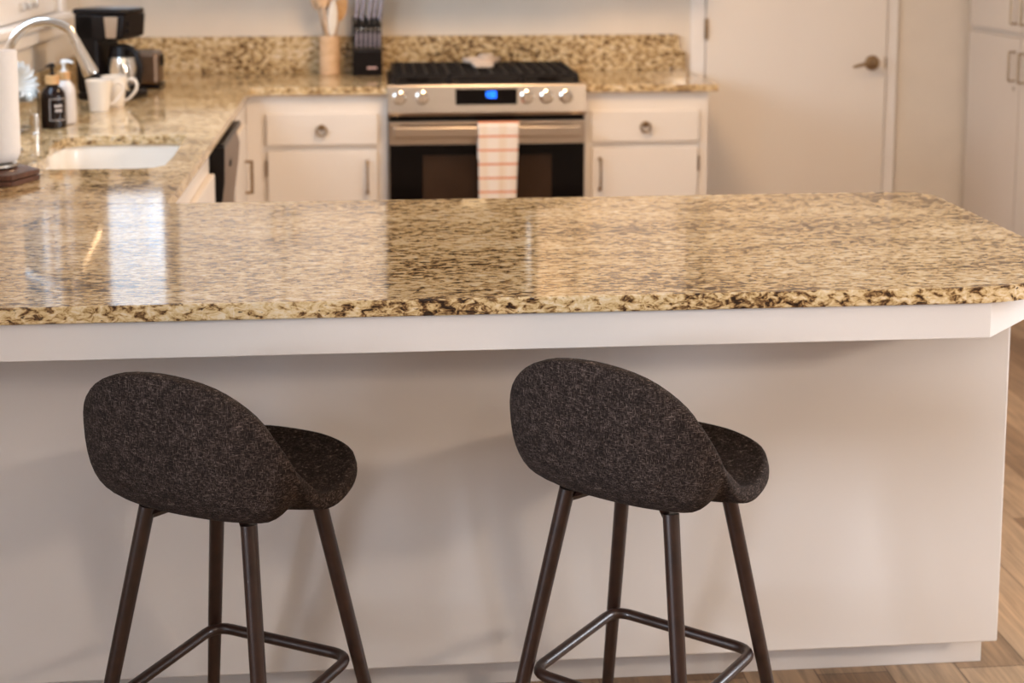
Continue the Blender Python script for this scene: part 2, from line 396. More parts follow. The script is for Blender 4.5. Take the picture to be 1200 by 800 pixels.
# sink
sk = thing('sink', 'white undermount sink set into the left granite worktop', 'sink', (-.71, 4.14, .70))
b = MB(); zr = ZT-TH-.001
def ringat(scale, z):
    cx, cy = -.71, 4.14
    return [b.bm.verts.new((cx+(x-cx)*scale, cy+(y-cy)*scale, z)) for x, y in hole]
rs = [ringat(1.07, zr), ringat(1.015, zr), ringat(1.0, zr-.012), ringat(.97, zr-.15), ringat(.90, zr-.182), ringat(.2, zr-.19)]
for A, B in zip(rs, rs[1:]):
    for i in range(len(A)): j = (i+1) % len(A); b.bm.faces.new([A[i], A[j], B[j], B[i]])
b.bm.faces.new(rs[-1]); o = b.obj('basin', 'sink', sk, 60)
md = o.modifiers.new('thick', 'SOLIDIFY'); md.thickness = .008; md.offset = -1
MB().lathe([(0, 0), (.035, 0), (.040, .003), (.030, .005), (0, .003)], (-.71, 4.14, zr-.1895), 28).obj('drain', 'chrome', sk)

# faucet
fx, fy = -.978, 4.15
fa = thing('faucet', 'brushed nickel gooseneck pull-down faucet arching over the sink', 'faucet', (fx, fy, ZT))
MB().lathe([(0, 0), (.030, 0), (.030, .006), (.022, .012), (.019, .05), (.017, .06), (0, .061)], (fx, fy, ZT), 28).obj('faucet_base', 'chrome', fa)
pts = [(fx, fy, ZT+.055), (fx, fy, 1.08), (fx, fy, 1.15)]
rr = .100; zc = 1.168
pts += [(fx+rr-rr*math.cos(R(a)), fy, zc+rr*1.0*math.sin(R(a))) for a in range(5, 140, 9)]
lx, _, lz = pts[-1]; dx, dz = math.sin(R(24)), -math.cos(R(24))
pts += [(lx+dx*.03, fy, lz+dz*.03)]
MB().tube(pts, .0125, 18).obj('spout', 'chrome', fa)
h0 = Vector((lx+dx*.028, fy, lz+dz*.028)); hd = Vector((dx, 0, dz))
MB().tube([h0, h0+hd*.004, h0+hd*.006, h0+hd*.07, h0+hd*.098, h0+hd*.104], [.0145, .0148, .0138, .0185, .0225, .0205], 24).obj('spray_head', 'chrome', fa)
h = MB(); h.tube([(fx, fy-.015, ZT+.035), (fx, fy-.045, ZT+.04), (fx+.004, fy-.075, ZT+.065)], [.009, .008, .006], 12); h.obj('lever', 'chrome', fa)

# ------------------------------------------------------------------ left run cabinets
XF = XL-.025    # cabinet face
def slab(name, a, b, mat, parent, bev=.004): return MB().box(a, b, bev, 2).obj(name, mat, parent)
sc = thing('sink_cabinet', 'white base cabinet under the sink, facing the aisle', 'cabinet', (-.8, 4.0, 0))
slab('cabinet_box', (XW+.003, YFAR+.0, .10), (XF-.021, 4.46, .68), 'white', sc, 0)
MB().box((XF-.020, YFAR-.03, .10), (XF-.002, 4.46, ZT-TH-.002)).obj('face_frame', 'white', sc)
slab('door', (XF-.001, 3.42, .13), (XF+.018, 3.92, .80), 'white', sc); slab('door', (XF-.001, 3.94, .13), (XF+.018, 4.43, .80), 'white', sc)
slab('toe_kick', (XW+.003, YFAR-.03, 0), (XF-.07, 4.46, .099), 'white', sc, 0)
dw = thing('dishwasher', 'dishwasher with a black rim and steel bowed front in the left run', 'dishwasher', (-.8, 4.5, 0))
D0, D1 = 4.49, 5.085
slab('tub_body', (XW+.15, D0, .10), (XF-.006, D1, ZT-TH-.004), 'black', dw, .003)
prof = [(XF-.004, .12), (XF+.006, .12), (XF+.010, .45), (XF+.014, .62), (XF+.030, .74), (XF+.036, .80), (XF+.022, .852), (XF-.004, .856)]
MB().prism([(x, z) for x, z in prof], D0+.020, D1-.003, 1, .003).obj('door_front', 'toaststeel', dw)  # dark brown steel puts the front's reflections into its colour
MB().prism([(XF-.004, .12), (XF+.010, .12), (XF+.018, .60), (XF+.040, .76), (XF+.042, .868), (XF-.004, .872)], D0, D0+.018, 1, .002).obj('side_rim', 'black', dw)
slab('control_strip', (XF-.003, D0+.019, .857), (XF+.040, D1-.003, .874), 'black', dw, .003)
MB().box((XF+.030, 4.72, .775), (XF+.0385, 4.76, .795), .002).obj('badge', 'black', dw)
slab('toe_panel', (XW+.4, D0, 0), (XF-.07, D1, .099), 'black', dw, 0)
cc = thing('corner_cabinet', 'white corner base cabinet between dishwasher and back run, with a bracket pull', 'cabinet', (-.8, 5.4, 0))
slab('cabinet_box', (XW+.003, D1+.003, .10), (XF-.021, YW-.003, ZT-TH-.002), 'white', cc, 0)
slab('face_frame', (XF-.020, D1+.003, .10), (XF, YB+.020, ZT-TH-.002), 'white', cc, 0)
dr = slab('door', (XF+.001, 5.12, .13), (XF+.018, 5.56, .80), 'white', cc)
h = MB(); bracket_pull(h, (XF+.018, 5.48, .555), (XF+.018, 5.48, .67), (.024, 0, 0)); h.obj('handle', 'bronze', dr)
slab('toe_kick', (XW+.003, D1+.003, 0), (XF-.07, YW-.003, .099), 'white', cc, 0)

# ------------------------------------------------------------------ back run cabinets
YC = YB+.022     # face frame plane
def base_cab(label, x0, x1, dx0, dx1, px, kx, hinge_side):
    t = thing('base_cabinet', label, 'cabinet', ((x0+x1)/2, YC+.2, 0))
    slab('cabinet_box', (x0, YC+.0205, .10), (x1, YW-.003, ZT-TH-.002), 'white', t, 0)
    slab('face_frame', (x0, YC, .10), (x1, YC+.020, ZT-TH-.002), 'white', t, .001)
    dw_ = slab('drawer', (dx0, YC-.019, .690), (dx1, YC-.0005, .812), 'white', t)
    h = MB(); ring_pull(h, (kx, YC-.019, .748)); h.obj('ring_pull', 'bronze', dw_)
    dd = slab('door', (dx0+.003, YC-.019, .135), (dx1-.003, YC-.0005, .668), 'white', t)
    h = MB(); bow_pull(h, (px, YC-.019, .505), (px, YC-.019, .625), (0, -.024, 0)); h.obj('handle', 'bronze', dd)
    for z in (.60, .21):
        xs = dx0-.001 if hinge_side < 0 else dx1+.001
        MB().box((min(xs, xs+.006*hinge_side), YC-.012, z-.03), (max(xs, xs+.006*hinge_side), YC-.0005, z+.03), .001).obj('hinge', 'bronze', dd)
    slab('toe_kick', (x0, YC+.07, 0), (x1, YW-.003, .099), 'white', t, 0)
    return t
base_cab('white base cabinet with drawer left of the range, below the knife block', XF+.002, XR0-.004, -.402, .020, -.019, -.193, -1)
base_cab('white base cabinet with drawer right of the range, beside the door', XR1+.004, 1.316, .851, 1.277, .886, 1.064, 1)

# upper cabinets and microwave (their look shows in the worktop's reflection)
def upper(label, x0, x1, z0, z1, doors):
    t = thing('wall_cabinet', label, 'cabinet', ((x0+x1)/2, YW-.2, z0))
    slab('cabinet_box', (x0, YW-.31, z0), (x1, YW-.001, z1), 'white', t, .001)
    w = (x1-x0)/doors
    for i in range(doors):
        dd = slab('door', (x0+i*w+.003, YW-.331, z0+.004), (x0+(i+1)*w-.003, YW-.3105, z1-.004), 'white', t)
        sx = x0+(i+1)*w-.04 if i % 2 == 0 else x0+i*w+.04
        h = MB(); bow_pull(h, (sx, YW-.331, z0+.05), (sx, YW-.331, z0+.17), (0, -.024, 0)); h.obj('handle', 'bronze', dd)
upper('white wall cabinet above the knife block', -.78, XR0-.004, 1.40, 2.15, 2)
upper('white wall cabinet above the right worktop', XR1+.004, 1.30, 1.40, 2.15, 1)
upper('white wall cabinet above the microwave', XR0, XR1, 1.86, 2.15, 2)
mw = thing('microwave', 'black over-the-range microwave under the middle wall cabinet', 'microwave', (.44, YW-.2, 1.42))
slab('case', (XR0+.001, YW-.385, 1.42), (XR1-.001, YW-.002, 1.855), 'black', mw, .004)
slab('door', (XR0+.003, YW-.405, 1.43), (XR1-.16, YW-.386, 1.85), 'darkglass', mw)
slab('control_panel', (XR1-.157, YW-.405, 1.43), (XR1-.003, YW-.386, 1.85), 'steel', mw)
h = MB(); bracket_pull(h, (XR1-.19, YW-.405, 1.49), (XR1-.19, YW-.405, 1.79), (0, -.03, 0), .016); h.obj('handle', 'steel', mw)
slab('lamp_lens', (.36, YW-.37, 1.414), (.46, YW-.33, 1.4195), 'bulb', mw, .001)

# ------------------------------------------------------------------ range
rg = thing('range', 'stainless steel gas range with black grates and oven in the back run', 'stove', (.44, 6.0, 0))
YR = YB-.035
slab('body', (XR0, YR+.052, .02), (XR1, YW-.024, .900), 'steel', rg, .002)
slab('cooktop', (XR0+.004, YB+.02, .901), (XR1-.004, YW-.024, .920), 'matte', rg, .004)
cp = [(YR+.056, .800), (YR+.0, .806), (YR-.008, .818), (YR+.006, .915), (YR+.012, .921), (YR+.056, .921)]
cpn = MB().prism(cp, XR0-.004, XR1+.004, 0, .0015).obj('control_panel', 'steel', rg)
def cy(z): return YR-.008+.014*(z-.818)/.097
slab('control_glass', (.319, cy(.875)-.005, .846), (.556, cy(.875)+.008, .907), 'darkglass', cpn, .002)
# clock digits: three seven-segment figures
SEG = {'1': 'bc', '0': 'abcdef', '8': 'abcdefg'}
def digit(mb, ch, x, z, w, h, y):
    t = .0035; s = {'a': ((x, z+h), (x+w, z+h)), 'g': ((x, z+h/2), (x+w, z+h/2)), 'd': ((x, z), (x+w, z)), 'f': ((x, z+h/2), (x, z+h)),
                    'e': ((x, z), (x, z+h/2)), 'b': ((x+w, z+h/2), (x+w, z+h)), 'c': ((x+w, z), (x+w, z+h/2))}
    for k in SEG[ch]:
        (a, b_), (c_, d_) = s[k]; mb.box((min(a, c_)-t/2, y, min(b_, d_)-t/2), (max(a, c_)+t/2, y+.001, max(b_, d_)+t/2))
dg = MB(); yy = cy(.875)-.0063
digit(dg, '1', .436, .877, .003, .018, yy); digit(dg, '0', .448, .875, .010, .020, yy); digit(dg, '0', .463, .875, .010, .020, yy)
dg.obj('clock_digits', 'blue', cpn)
for kx in (.105, .192, .594, .670, .746):
    k = MB().lathe([(0, 0), (.026, 0), (.026, -.006), (.0215, -.009), (.0205, -.030), (.018, -.034), (0, -.035)], (kx, cy(.875)-.0005, .875), 30, 'y')
    k.box((kx-.003, cy(.875)-.039, .856), (kx+.003, cy(.875)-.034, .894), .0015); k.obj('knob', 'knob', cpn)
MB().box((XR0+.004, YR+.030, .783), (XR1-.004, YR+.0515, .799)).obj('vent_gap', 'darkglass', rg)
od = MB().box((XR0, YR+.004, .15), (XR1, YR+.050, .782), .004).obj('oven_door', 'steel', rg)
MB().box((XR0+.003, YR-.001, .155), (XR1-.003, YR+.0035, .693), .001).obj('door_glass', 'darkglass', od)
MB().box((.193, YR-.0025, .40), (.690, YR-.0012, .652), .0005).obj('oven_window', 'ovenwin', od)
hb = MB(); hb.box((XR0+.018, YR-.060, .727), (XR1-.022, YR-.042, .768), .006, 3)
for x in (XR0+.03, XR1-.034): hb.box((x-.014, YR-.043, .732), (x+.014, YR+.004, .763), .004)
hb.obj('handle', 'steel', od)
slab('drawer_front', (XR0+.002, YR+.006, .03), (XR1-.002, YR+.050, .145), 'steel', rg)
# burners and grates
gx = [(XR0+.022, .298), (.302, .582), (.586, XR1-.022)]
gy0, gy1, gz = YB+.035, 6.285, .958
for (bx, by, br_) in [(.18, 5.90, .045), (.18, 6.16, .038), (.442, 6.03, .05), (.70, 5.90, .045), (.70, 6.16, .04)]:
    MB().lathe([(0, 0), (br_, 0), (br_, .008), (br_*.85, .010), (br_*.85, .016), (br_*.8, .020), (0, .021)], (bx, by, .9205), 30).obj('burner', 'matte', rg)
for (a, b_) in gx:
    g = MB(); t = .008
    def bar(p, q): g.box((min(p[0], q[0])-t/2, min(p[1], q[1])-t/2, gz-.016), (max(p[0], q[0])+t/2, max(p[1], q[1])+t/2, gz), .002)
    bar((a, gy0), (b_, gy0)); bar((a, gy1), (b_, gy1)); bar((a, gy0), (a, gy1)); bar((b_, gy0), (b_, gy1))
    for f in (.2, .4, .6, .8): bar((a+(b_-a)*f, gy0), (a+(b_-a)*f, gy1))
    for f in (.25, .5, .75): bar((a, gy0+(gy1-gy0)*f), (b_, gy0+(gy1-gy0)*f))
    for x in (a, b_):
        for y in (gy0, gy1, (gy0+gy1)/2): g.box((x-.006, y-.008, .9205), (x+.006, y+.008, gz-.01), .002)
    # raised sloping skirt at the sides, as the cast grates have
    g.prism([(gy0-.006, .925), (gy0+.02, gz-.002), (gy0+.03, gz-.002), (gy0+.012, .925)], a-.002, a+.012, 0)
    g.prism([(gy0-.006, .925), (gy0+.02, gz-.002), (gy0+.03, gz-.002), (gy0+.012, .925)], b_-.012, b_+.002, 0)
    g.obj('grate', 'matte', rg)
# spoon rest
rest = MB(); n = 36
def rp(a):   # outline: broad lobed dish with a short neck toward the front
    x = .078*math.cos(a); y = .046*math.sin(a)
    return x, y
ring = lambda s, z, dy=0: [rest.bm.verts.new((.452+rp(2*math.pi*i/n)[0]*s, 6.15+dy+rp(2*math.pi*i/n)[1]*s, z)) for i in range(n)]
rr_ = [ring(.55, gz+.001), ring(.95, gz+.012), ring(1.02, gz+.028), ring(.97, gz+.029), ring(.88, gz+.014), ring(.4, gz+.006)]
for A, B in zip(rr_, rr_[1:]):
    for i in range(n): j = (i+1) % n; rest.bm.faces.new([A[i], A[j], B[j], B[i]])
rest.bm.faces.new(rr_[0][::-1]); rest.bm.faces.new(rr_[-1])
rest.lathe([(0, 0), (.030, .0), (.034, .012), (.024, .018), (0, .02)], (.474, 6.175, gz+.024), 24)
rest.prism([(.408, 6.125), (.500, 6.125), (.494, 6.02), (.484, 6.006), (.420, 6.006), (.412, 6.02)], gz+.001, gz+.014, 2, .004)
tag(rest.obj('spoon_rest', 'spoonrest'), 'beige stoneware spoon rest on the middle grate of the range', 'spoon rest')

# towel over the handle
tw = MB(); nx, nz = 22, 40; x0, x1 = .401, .557; vs = []
for j in range(nz+1):
    row = []
    for i in range(nx+1):
        u = i/nx; s = j/nz*.54   # length travelled: back hang .17, over the bar, front hang
        w = .018*(1 if s > .2 else 0)
        if s < .14: y, z = YR-.0335, .640+s
        elif s < .19: a = (s-.14)/.05*math.pi; y, z = YR-.051+.0175*math.cos(a), .780+.0*a+.004*math.sin(a)
        else: y, z = YR-.0685, .780-(s-.19)
        taper = 1-.10*max(0, (s-.19))/.35
        x = (x0+x1)/2+(u-.5)*(x1-x0)*taper+(.0 if s < .19 else -.004*(s-.19)/.3)
        k = max(0, s-.19)/.35
        y += -.003*abs(math.sin(u*9+.6))*k*1.6-.002*math.sin(u*5)*k if s > .19 else 0
        row.append(tw.bm.verts.new((x, y, z)))
    vs.append(row)
for j in range(nz):
    for i in range(nx): tw.bm.faces.new([vs[j][i], vs[j][i+1], vs[j+1][i+1], vs[j+1][i]])
o = tw.obj('dish_towel', 'towel', smooth=80); md = o.modifiers.new('thick', 'SOLIDIFY'); md.thickness = .003; md.offset = 1
tag(o, 'cream dish towel with rust-orange stripes hanging on the oven handle', 'towel')

# ------------------------------------------------------------------ pantry
XP = 2.622
pn = thing('pantry_cabinet', 'tall white pantry cabinet at the right end of the kitchen', 'cabinet', (2.9, 5.5, 0))
slab('cabinet_box', (XP+.001, 4.65, 0), (3.198, YW-.002, 2.3), 'pantry', pn, 0)
for k, (ya, yb, hs) in enumerate([(5.803, 6.325, -1), (5.255, 5.795, 1)]):
    hy = ya+.040 if hs < 0 else yb-.045
    lo = slab('door', (XP-.019, ya, .12), (XP-.0003, yb, 1.078), 'pantry', pn)
    h = MB(); bracket_pull(h, (XP-.019, hy, .905), (XP-.019, hy, 1.022), (-.028, 0, 0), .008); h.obj('handle', 'bronze', lo)
    if k == 0: MB().lathe([(0, 0), (.008, 0), (.008, -.004), (0, -.005)], (XP-.019, ya+.04, .872), 16, 'x').obj('lock', 'chrome', lo)
    up = slab('door', (XP-.019, ya, 1.100), (XP-.0003, yb, 2.25), 'pantry', pn)
    h = MB(); bracket_pull(h, (XP-.019, hy, 1.137), (XP-.019, hy, 1.255), (-.028, 0, 0), .008); h.obj('handle', 'bronze', up)

# ------------------------------------------------------------------ countertop things
# paper towel roll on a steel foot, on a dark wooden hexagonal trivet
tc = (-.915, 3.665)
tag(MB().prism([(tc[0]+.112*math.cos(R(60*i+8)), tc[1]+.112*math.sin(R(60*i+8))) for i in range(6)], ZT+.0005, ZT+.013, 2, .002)
    .prism([(tc[0]+.112*math.cos(R(60*i+8)), tc[1]+.112*math.sin(R(60*i+8))) for i in range(6)], ZT+.015, ZT+.028, 2, .002)
    .prism([(tc[0]+.095*math.cos(R(60*i+8)), tc[1]+.095*math.sin(R(60*i+8))) for i in range(6)], ZT+.010, ZT+.018, 2)
    .obj('wooden_trivet', 'darkwood'), 'dark wooden hexagonal trivet under the paper towel holder', 'trivet')
hd_ = thing('paper_towel_holder', 'white paper towel roll on a steel foot at the left edge', 'paper towel', (tc[0], 3.70, ZT+.0285))
MB().lathe([(0, 0), (.050, 0), (.055, .004), (.053, .010), (.02, .014), (.008, .02), (.008, .295), (.012, .30), (.010, .312), (0, .316)], (tc[0], 3.70, ZT+.029), 40).obj('stand', 'chrome', hd_)
MB().lathe([(.018, .018), (.046, .015), (.055, .020), (.060, .030), (.062, .045), (.062, .278), (.0605, .284), (.018, .284), (.018, .018)], (tc[0], 3.70, ZT+.029), 56).obj('paper_roll', 'paper', hd_)

# jar with filters
jx, jy = -1.045, 4.60
tag(MB().lathe([(0, 0), (.036, 0), (.042, .006), (.045, .03), (.046, .09), (.041, .115), (.042, .122), (.039, .122), (.038, .113), (.043, .088), (.042, .03), (.036, .008), (0, .006)], (jx, jy, ZT+.0005), 40)
    .obj('glass_jar', 'jar'), 'clear glass jar by the backsplash, left of the dark soap bottle', 'jar')
for i in range(5):
    f = MB().lathe([(.004, -.026), (.018, -.025), (.020, -.022), (.030, -.004), (.054, .020), (.0535, .0205), (.0295, -.0035), (.0185, -.023), (.004, -.0255)], (0, 0, 0), 192, flute=.17, nf=16)
    o = f.obj('coffee_filter', 'filt', None, 60)
    o.location = (jx-.030+.006*i, jy-.002*i, ZT+.136+.002*i); o.rotation_euler = (R(10), R(70), R(-12))
    tag(o, 'white fluted paper coffee filter nested in the mouth of the glass jar', 'coffee filter', 'fluted filters in the jar')

# chrome cap on the deck
tag(MB().lathe([(0, 0), (.016, 0), (.016, .004), (.0135, .006), (.0135, .056), (.012, .060), (0, .061)], (-.992, 4.50, ZT+.0005), 28).obj('air_gap_cap', 'chrome'),
    'small chrome air gap cap standing on the sink deck before the dark bottle', 'sink fitting')

# pump bottles
def pump(mb, c, z, spout, r=.004):
    mb.lathe([(0, 0), (.009, 0), (.009, .006), (.0045, .008), (.0045, .022), (.009, .024), (.0095, .033), (.007, .037), (0, .038)], (c[0], c[1], z), 20)
    mb.tube([(c[0], c[1], z+.030), (c[0]+spout[0]*.5, c[1]+spout[1]*.5, z+.032), (c[0]+spout[0], c[1]+spout[1], z+.028)], [.006, .005, .004], 10)
bx, by = -.966, 4.64
bb = thing('soap_bottle', 'dark amber pump bottle with bamboo collar and outlined label beside the faucet', 'bottle', (bx, by, ZT))
MB().lathe([(0, 0), (.034, 0), (.0375, .004), (.038, .02), (.038, .090), (.035, .108), (.026, .122), (.0165, .128), (.0165, .135), (0, .135)], (bx, by, ZT+.0005), 40).obj('bottle_body', 'amber', bb)
MB().lathe([(0, 0), (.0205, 0), (.021, .002), (.021, .024), (.020, .027), (0, .027)], (bx, by, ZT+.134), 28).obj('collar', 'bamboo', bb)
p = MB(); pump(p, (bx, by), ZT+.161, (-.012, -.018)); p.obj('pump', 'black', bb)
lb = MB()
def onbottle(a, z): return (bx+.0384*math.sin(R(a)), by-.0384*math.cos(R(a)), z)
def patch(mb, a0, a1, z0, z1, n=8):
    A = [mb.bm.verts.new(onbottle(a0+(a1-a0)*i/n, z0)) for i in range(n+1)]; B = [mb.bm.verts.new(onbottle(a0+(a1-a0)*i/n, z1)) for i in range(n+1)]
    for i in range(n): mb.bm.faces.new([A[i], A[i+1], B[i+1], B[i]])
L0, L1, zb, zt = -5, 75, ZT+.026, ZT+.092
patch(lb, L0, L1, zb, zb+.0016); patch(lb, L0, L1, zt-.0016, zt); patch(lb, L0, L0+2.5, zb, zt, 2); patch(lb, L1-2.5, L1, zb, zt, 2)
for (a0, a1, z0, z1) in [(17, 27, .066, .074), (31, 40, .066, .074), (44, 52, .066, .074), (20, 32, .052, .060), (36, 50, .052, .060)]: patch(lb, a0, a1, ZT+z0, ZT+z1, 3)
lb.obj('printed_label', 'label', bb)
wx, wy = -.950, 4.735
wb = thing('soap_bottle', 'white pump bottle with bamboo collar behind the dark amber bottle', 'bottle', (wx, wy, ZT))
MB().lathe([(0, 0), (.029, 0), (.0325, .004), (.033, .02), (.0325, .096), (.030, .114), (.022, .128), (.016, .134), (.016, .140), (0, .140)], (wx, wy, ZT+.0005), 40).obj('bottle_body', 'milky', wb)
MB().lathe([(0, 0), (.0185, 0), (.019, .002), (.019, .022), (.018, .024), (0, .024)], (wx, wy, ZT+.139), 28).obj('collar', 'bamboo', wb)
p = MB(); pump(p, (wx, wy), ZT+.163, (.030, -.010)); p.obj('pump', 'filt', wb)

# mugs
def mug(label, c, ang):
    t = thing('mug', label, 'mug', (c[0], c[1], ZT), 'mugs by the coffee maker')
    MB().lathe([(0, 0), (.030, 0), (.032, .003), (.036, .05), (.044, .100), (.045, .104), (.043, .105), (.0415, .100), (.033, .05), (.029, .008), (0, .006)], (c[0], c[1], ZT+.0005), 44).obj('cup', 'ceramic', t)
    dx, dy = math.cos(R(ang)), math.sin(R(ang))
    path = [(.038, .082), (.052, .094), (.070, .093), (.079, .078), (.076, .058), (.062, .040), (.047, .026), (.033, .022)]
    P = [Vector((c[0]+dx*u, c[1]+dy*u, ZT+z)) for u, z in path]
    Q = []
    for i in range(len(P)-1):
        a, b2, c2, d2 = P[max(i-1, 0)], P[i], P[i+1], P[min(i+2, len(P)-1)]
        for k in range(5):
            s = k/5; Q.append(.5*((2*b2)+(c2-a)*s+(2*a-5*b2+4*c2-d2)*s*s+(3*b2-a-3*c2+d2)*s**3))
    Q.append(P[-1]); MB().tube(Q, .0052, 12).obj('handle', 'ceramic', t)
mug('cream mug standing in front, its handle half hidden', (-.900, 5.045), 20)
mug('cream mug standing behind, its loop handle clear to the right', (-.872, 5.175), -12)

# coffee maker
cm = thing('coffee_maker', 'black drip coffee maker with a steel carafe in the left corner', 'coffee maker', (-.925, 5.42, ZT)); cm['_local'] = 1
cm.rotation_euler = (0, 0, R(-18))
z0 = .0005
MB().box((-.090, -.085, z0), (.105, .085, .030), .012, 3).obj('base', 'black', cm)
MB().box((-.090, -.085, .028), (-.006, .085, .31), .014, 3).obj('column', 'black', cm)
MB().prism([(-.090, .212), (.060, .212), (.092, .224), (.100, .302), (-.090, .302)], -.085, .085, 1, .008, 3).obj('brew_head', 'black', cm)
MB().prism([(-.093, -.088), (.070, -.088), (.106, -.06), (.112, 0), (.106, .06), (.070, .088), (-.093, .088)], .3025, .324, 2, .009, 3).obj('lid', 'black', cm)
MB().prism([(.032, .222), (.070, .222), (.078, .296), (.026, .296)], -.0875, -.0852, 1, .0005).obj('side_plate', 'steel', cm)
for z in (.245, .272): MB().lathe([(0, 0), (.008, 0), (.007, .008), (0, .009)], (.094, -.05, z), 16, 'x').obj('button', 'black', cm)
cf = MB().lathe([(0, 0), (.046, 0), (.052, .006), (.055, .03), (.053, .08), (.046, .120), (0, .121)], (.052, -.015, .0305), 44).obj('carafe', 'knob', cm); cf['_local'] = 1
MB().lathe([(0, 0), (.046, 0), (.042, .022), (.039, .038), (.02, .045), (0, .046)], (.052, -.015, .1515), 36).obj('carafe_lid', 'black', cf)
MB().tube([(.088, -.040, .172), (.112, -.055, .182), (.135, -.062, .165), (.146, -.066, .12), (.140, -.062, .07), (.100, -.042, .045)], [.013, .013, .012, .012, .011, .009], 12).obj('carafe_handle', 'black', cf)

# toaster
tt = thing('toaster', 'brown-toned steel toaster on the corner of the worktop behind the coffee maker', 'toaster', (-.88, 5.80, ZT))
MB().box((-1.00, 5.715, ZT+.012), (-.800, 5.885, ZT+.138), .018, 4).obj('housing', 'toaststeel', tt)
MB().box((-1.005, 5.712, ZT+.0005), (-.796, 5.888, ZT+.014), .004).obj('base', 'black', tt)
for y in (5.765, 5.825): MB().box((-.975, y, ZT+.1375), (-.83, y+.022, ZT+.1395)).obj('bread_slot', 'black', tt)
MB().box((-.8005, 5.793, ZT+.082), (-.790, 5.812, ZT+.125), .002).obj('lever', 'black', tt)

# utensil crock
kx, ky = -.172, 6.235
tag(MB().lathe([(0, 0), (.040, 0), (.0425, .003), (.043, .01), (.043, .158), (.042, .161), (.0375, .161), (.037, .158), (.037, .010), (0, .008)], (kx, ky, ZT+.0005), 44).obj('utensil_crock', 'crock'),
    'pale wooden cylinder holding cooking utensils left of the knife block', 'utensil holder')
def utensil(label, mat, b0, top, headlen, headw, slots=False, thick=.004):
    """handle from b0 in the crock to top, head at the upper end"""
    a, t = Vector((kx+b0[0], ky+b0[1], ZT+.010)), Vector((kx+top[0], ky+top[1], top[2])); d = (t-a).normalized(); L = (t-a).length
    t0 = a+d*(L-headlen)
    root = thing(label[0], label[1], 'utensil', a, 'utensils in the wooden crock')
    MB().tube([a, t0+d*.01], [.0055, .0050], 10).obj('handle', mat, root)
    n = 9; P = [t0+d*headlen*i/(n-1) for i in range(n)]; rr = [max(.12, math.sin(math.pi*(.12+.86*i/(n-1)))**.6)*headw/2 for i in range(n)]
    h = MB(); side = Vector((1, 0, 0)); side = (side-d*side.dot(d)).normalized(); up = d.cross(side); rings = []
    for p, r in zip(P, rr): rings.append([h.bm.verts.new(p+side*math.cos(2*math.pi*k/16)*r+up*(math.sin(2*math.pi*k/16)*thick)) for k in range(16)])
    for A, B in zip(rings, rings[1:]):
        for k in range(16): h.bm.faces.new([A[k], A[(k+1) % 16], B[(k+1) % 16], B[k]])
    h.bm.faces.new(rings[0][::-1]); h.bm.faces.new(rings[-1]); h.obj('head', mat, root)
utensil(('wooden_spoon', 'wooden spoon leaning furthest left in the crock'), 'spoonwood', (.015, .005), (-.060, .01, 1.265), .085, .050)
utensil(('wooden_spoon', 'wooden spoon leaning left, second in the crock'), 'crock', (.010, -.015), (-.034, -.018, 1.285), .09, .050)
utensil(('wooden_turner', 'brown wooden turner standing upright in the middle of the crock'), 'spoonwood', (.0, .018), (-.004, .026, 1.30), .10, .048)
utensil(('white_spatula', 'white spatula standing before the wooden turners in the crock'), 'ceramic', (-.002, -.022), (.020, -.026, 1.225), .145, .040)
utensil(('wooden_turner', 'brown wooden turner leaning right in the crock beside the knife block'), 'bamboo', (-.015, .005), (.062, .012, 1.245), .11, .052)

# knife block
kb = thing('knife_block', 'black knife block left of the range', 'knife block', (-.015, 6.22, ZT))
side = [(6.155, ZT+.0005), (6.315, ZT+.0005), (6.315, ZT+.235), (6.235, ZT+.195), (6.205, ZT+.110), (6.155, ZT+.100)]
MB().prism(side, -.078, .044, 0, .003).obj('block', 'black', kb)
MB().box((-.018, 6.1535, ZT+.030), (.022, 6.1548, ZT+.037), .0003).obj('printed_mark', 'pink', kb)
def knife(name, label, group, x, y, z, L, r, tilt):
    t = thing(name, label, 'knife', (x, y, z), group)
    d = Vector((tilt[0], tilt[1], 1)).normalized(); p = Vector((x, y, z))
    MB().tube([p-d*.0, p+d*.012], [r*.85, r*.85], 12, flat=(1.35, .8)).obj('bolster', 'knob', t)
    MB().tube([p+d*.012, p+d*L*.3, p+d*L*.7, p+d*L*.95, p+d*L], [r*.8, r*.95, r*.85, r, r*.7], 12, flat=(1.35, .8)).obj('handle', 'black', t)
    MB().tube([p+d*L*.15+Vector((-r*.1, -r*.62, 0)), p+d*L*.9+Vector((-r*.1, -r*.62, 0))], r*.68, 8).obj('steel_spine', 'cap', t)
    MB().tube([p+d*L, p+d*(L+.006)], [r*.9, r*.8], 12, flat=(1.35, .8)).obj('end_cap', 'knob', t)
for i in range(6):
    knife('steak_knife', 'small silver-capped steak knife in the front row of the black block', 'steak knives in the front row', -.060+i*.0187, 6.182, ZT+.1065, .082, .0060, (.02, -.10))
for i, (x, L, lab) in enumerate([(-.064, .155, 'black-handled knife standing furthest left in the back of the block'), (-.040, .125, 'black-handled knife, second from left in the back of the block'),
                            (-.010, .135, 'black-handled knife in the middle of the back row of the block'), (.012, .165, 'tall black-handled knife, second from right in the back row'), (.034, .120, 'black-handled knife standing furthest right in the back of the block')]):
    knife('kitchen_knife', lab, 'large knives in the back of the block', x, 6.262, ZT+.208, L, .0095, (.12, -.05))

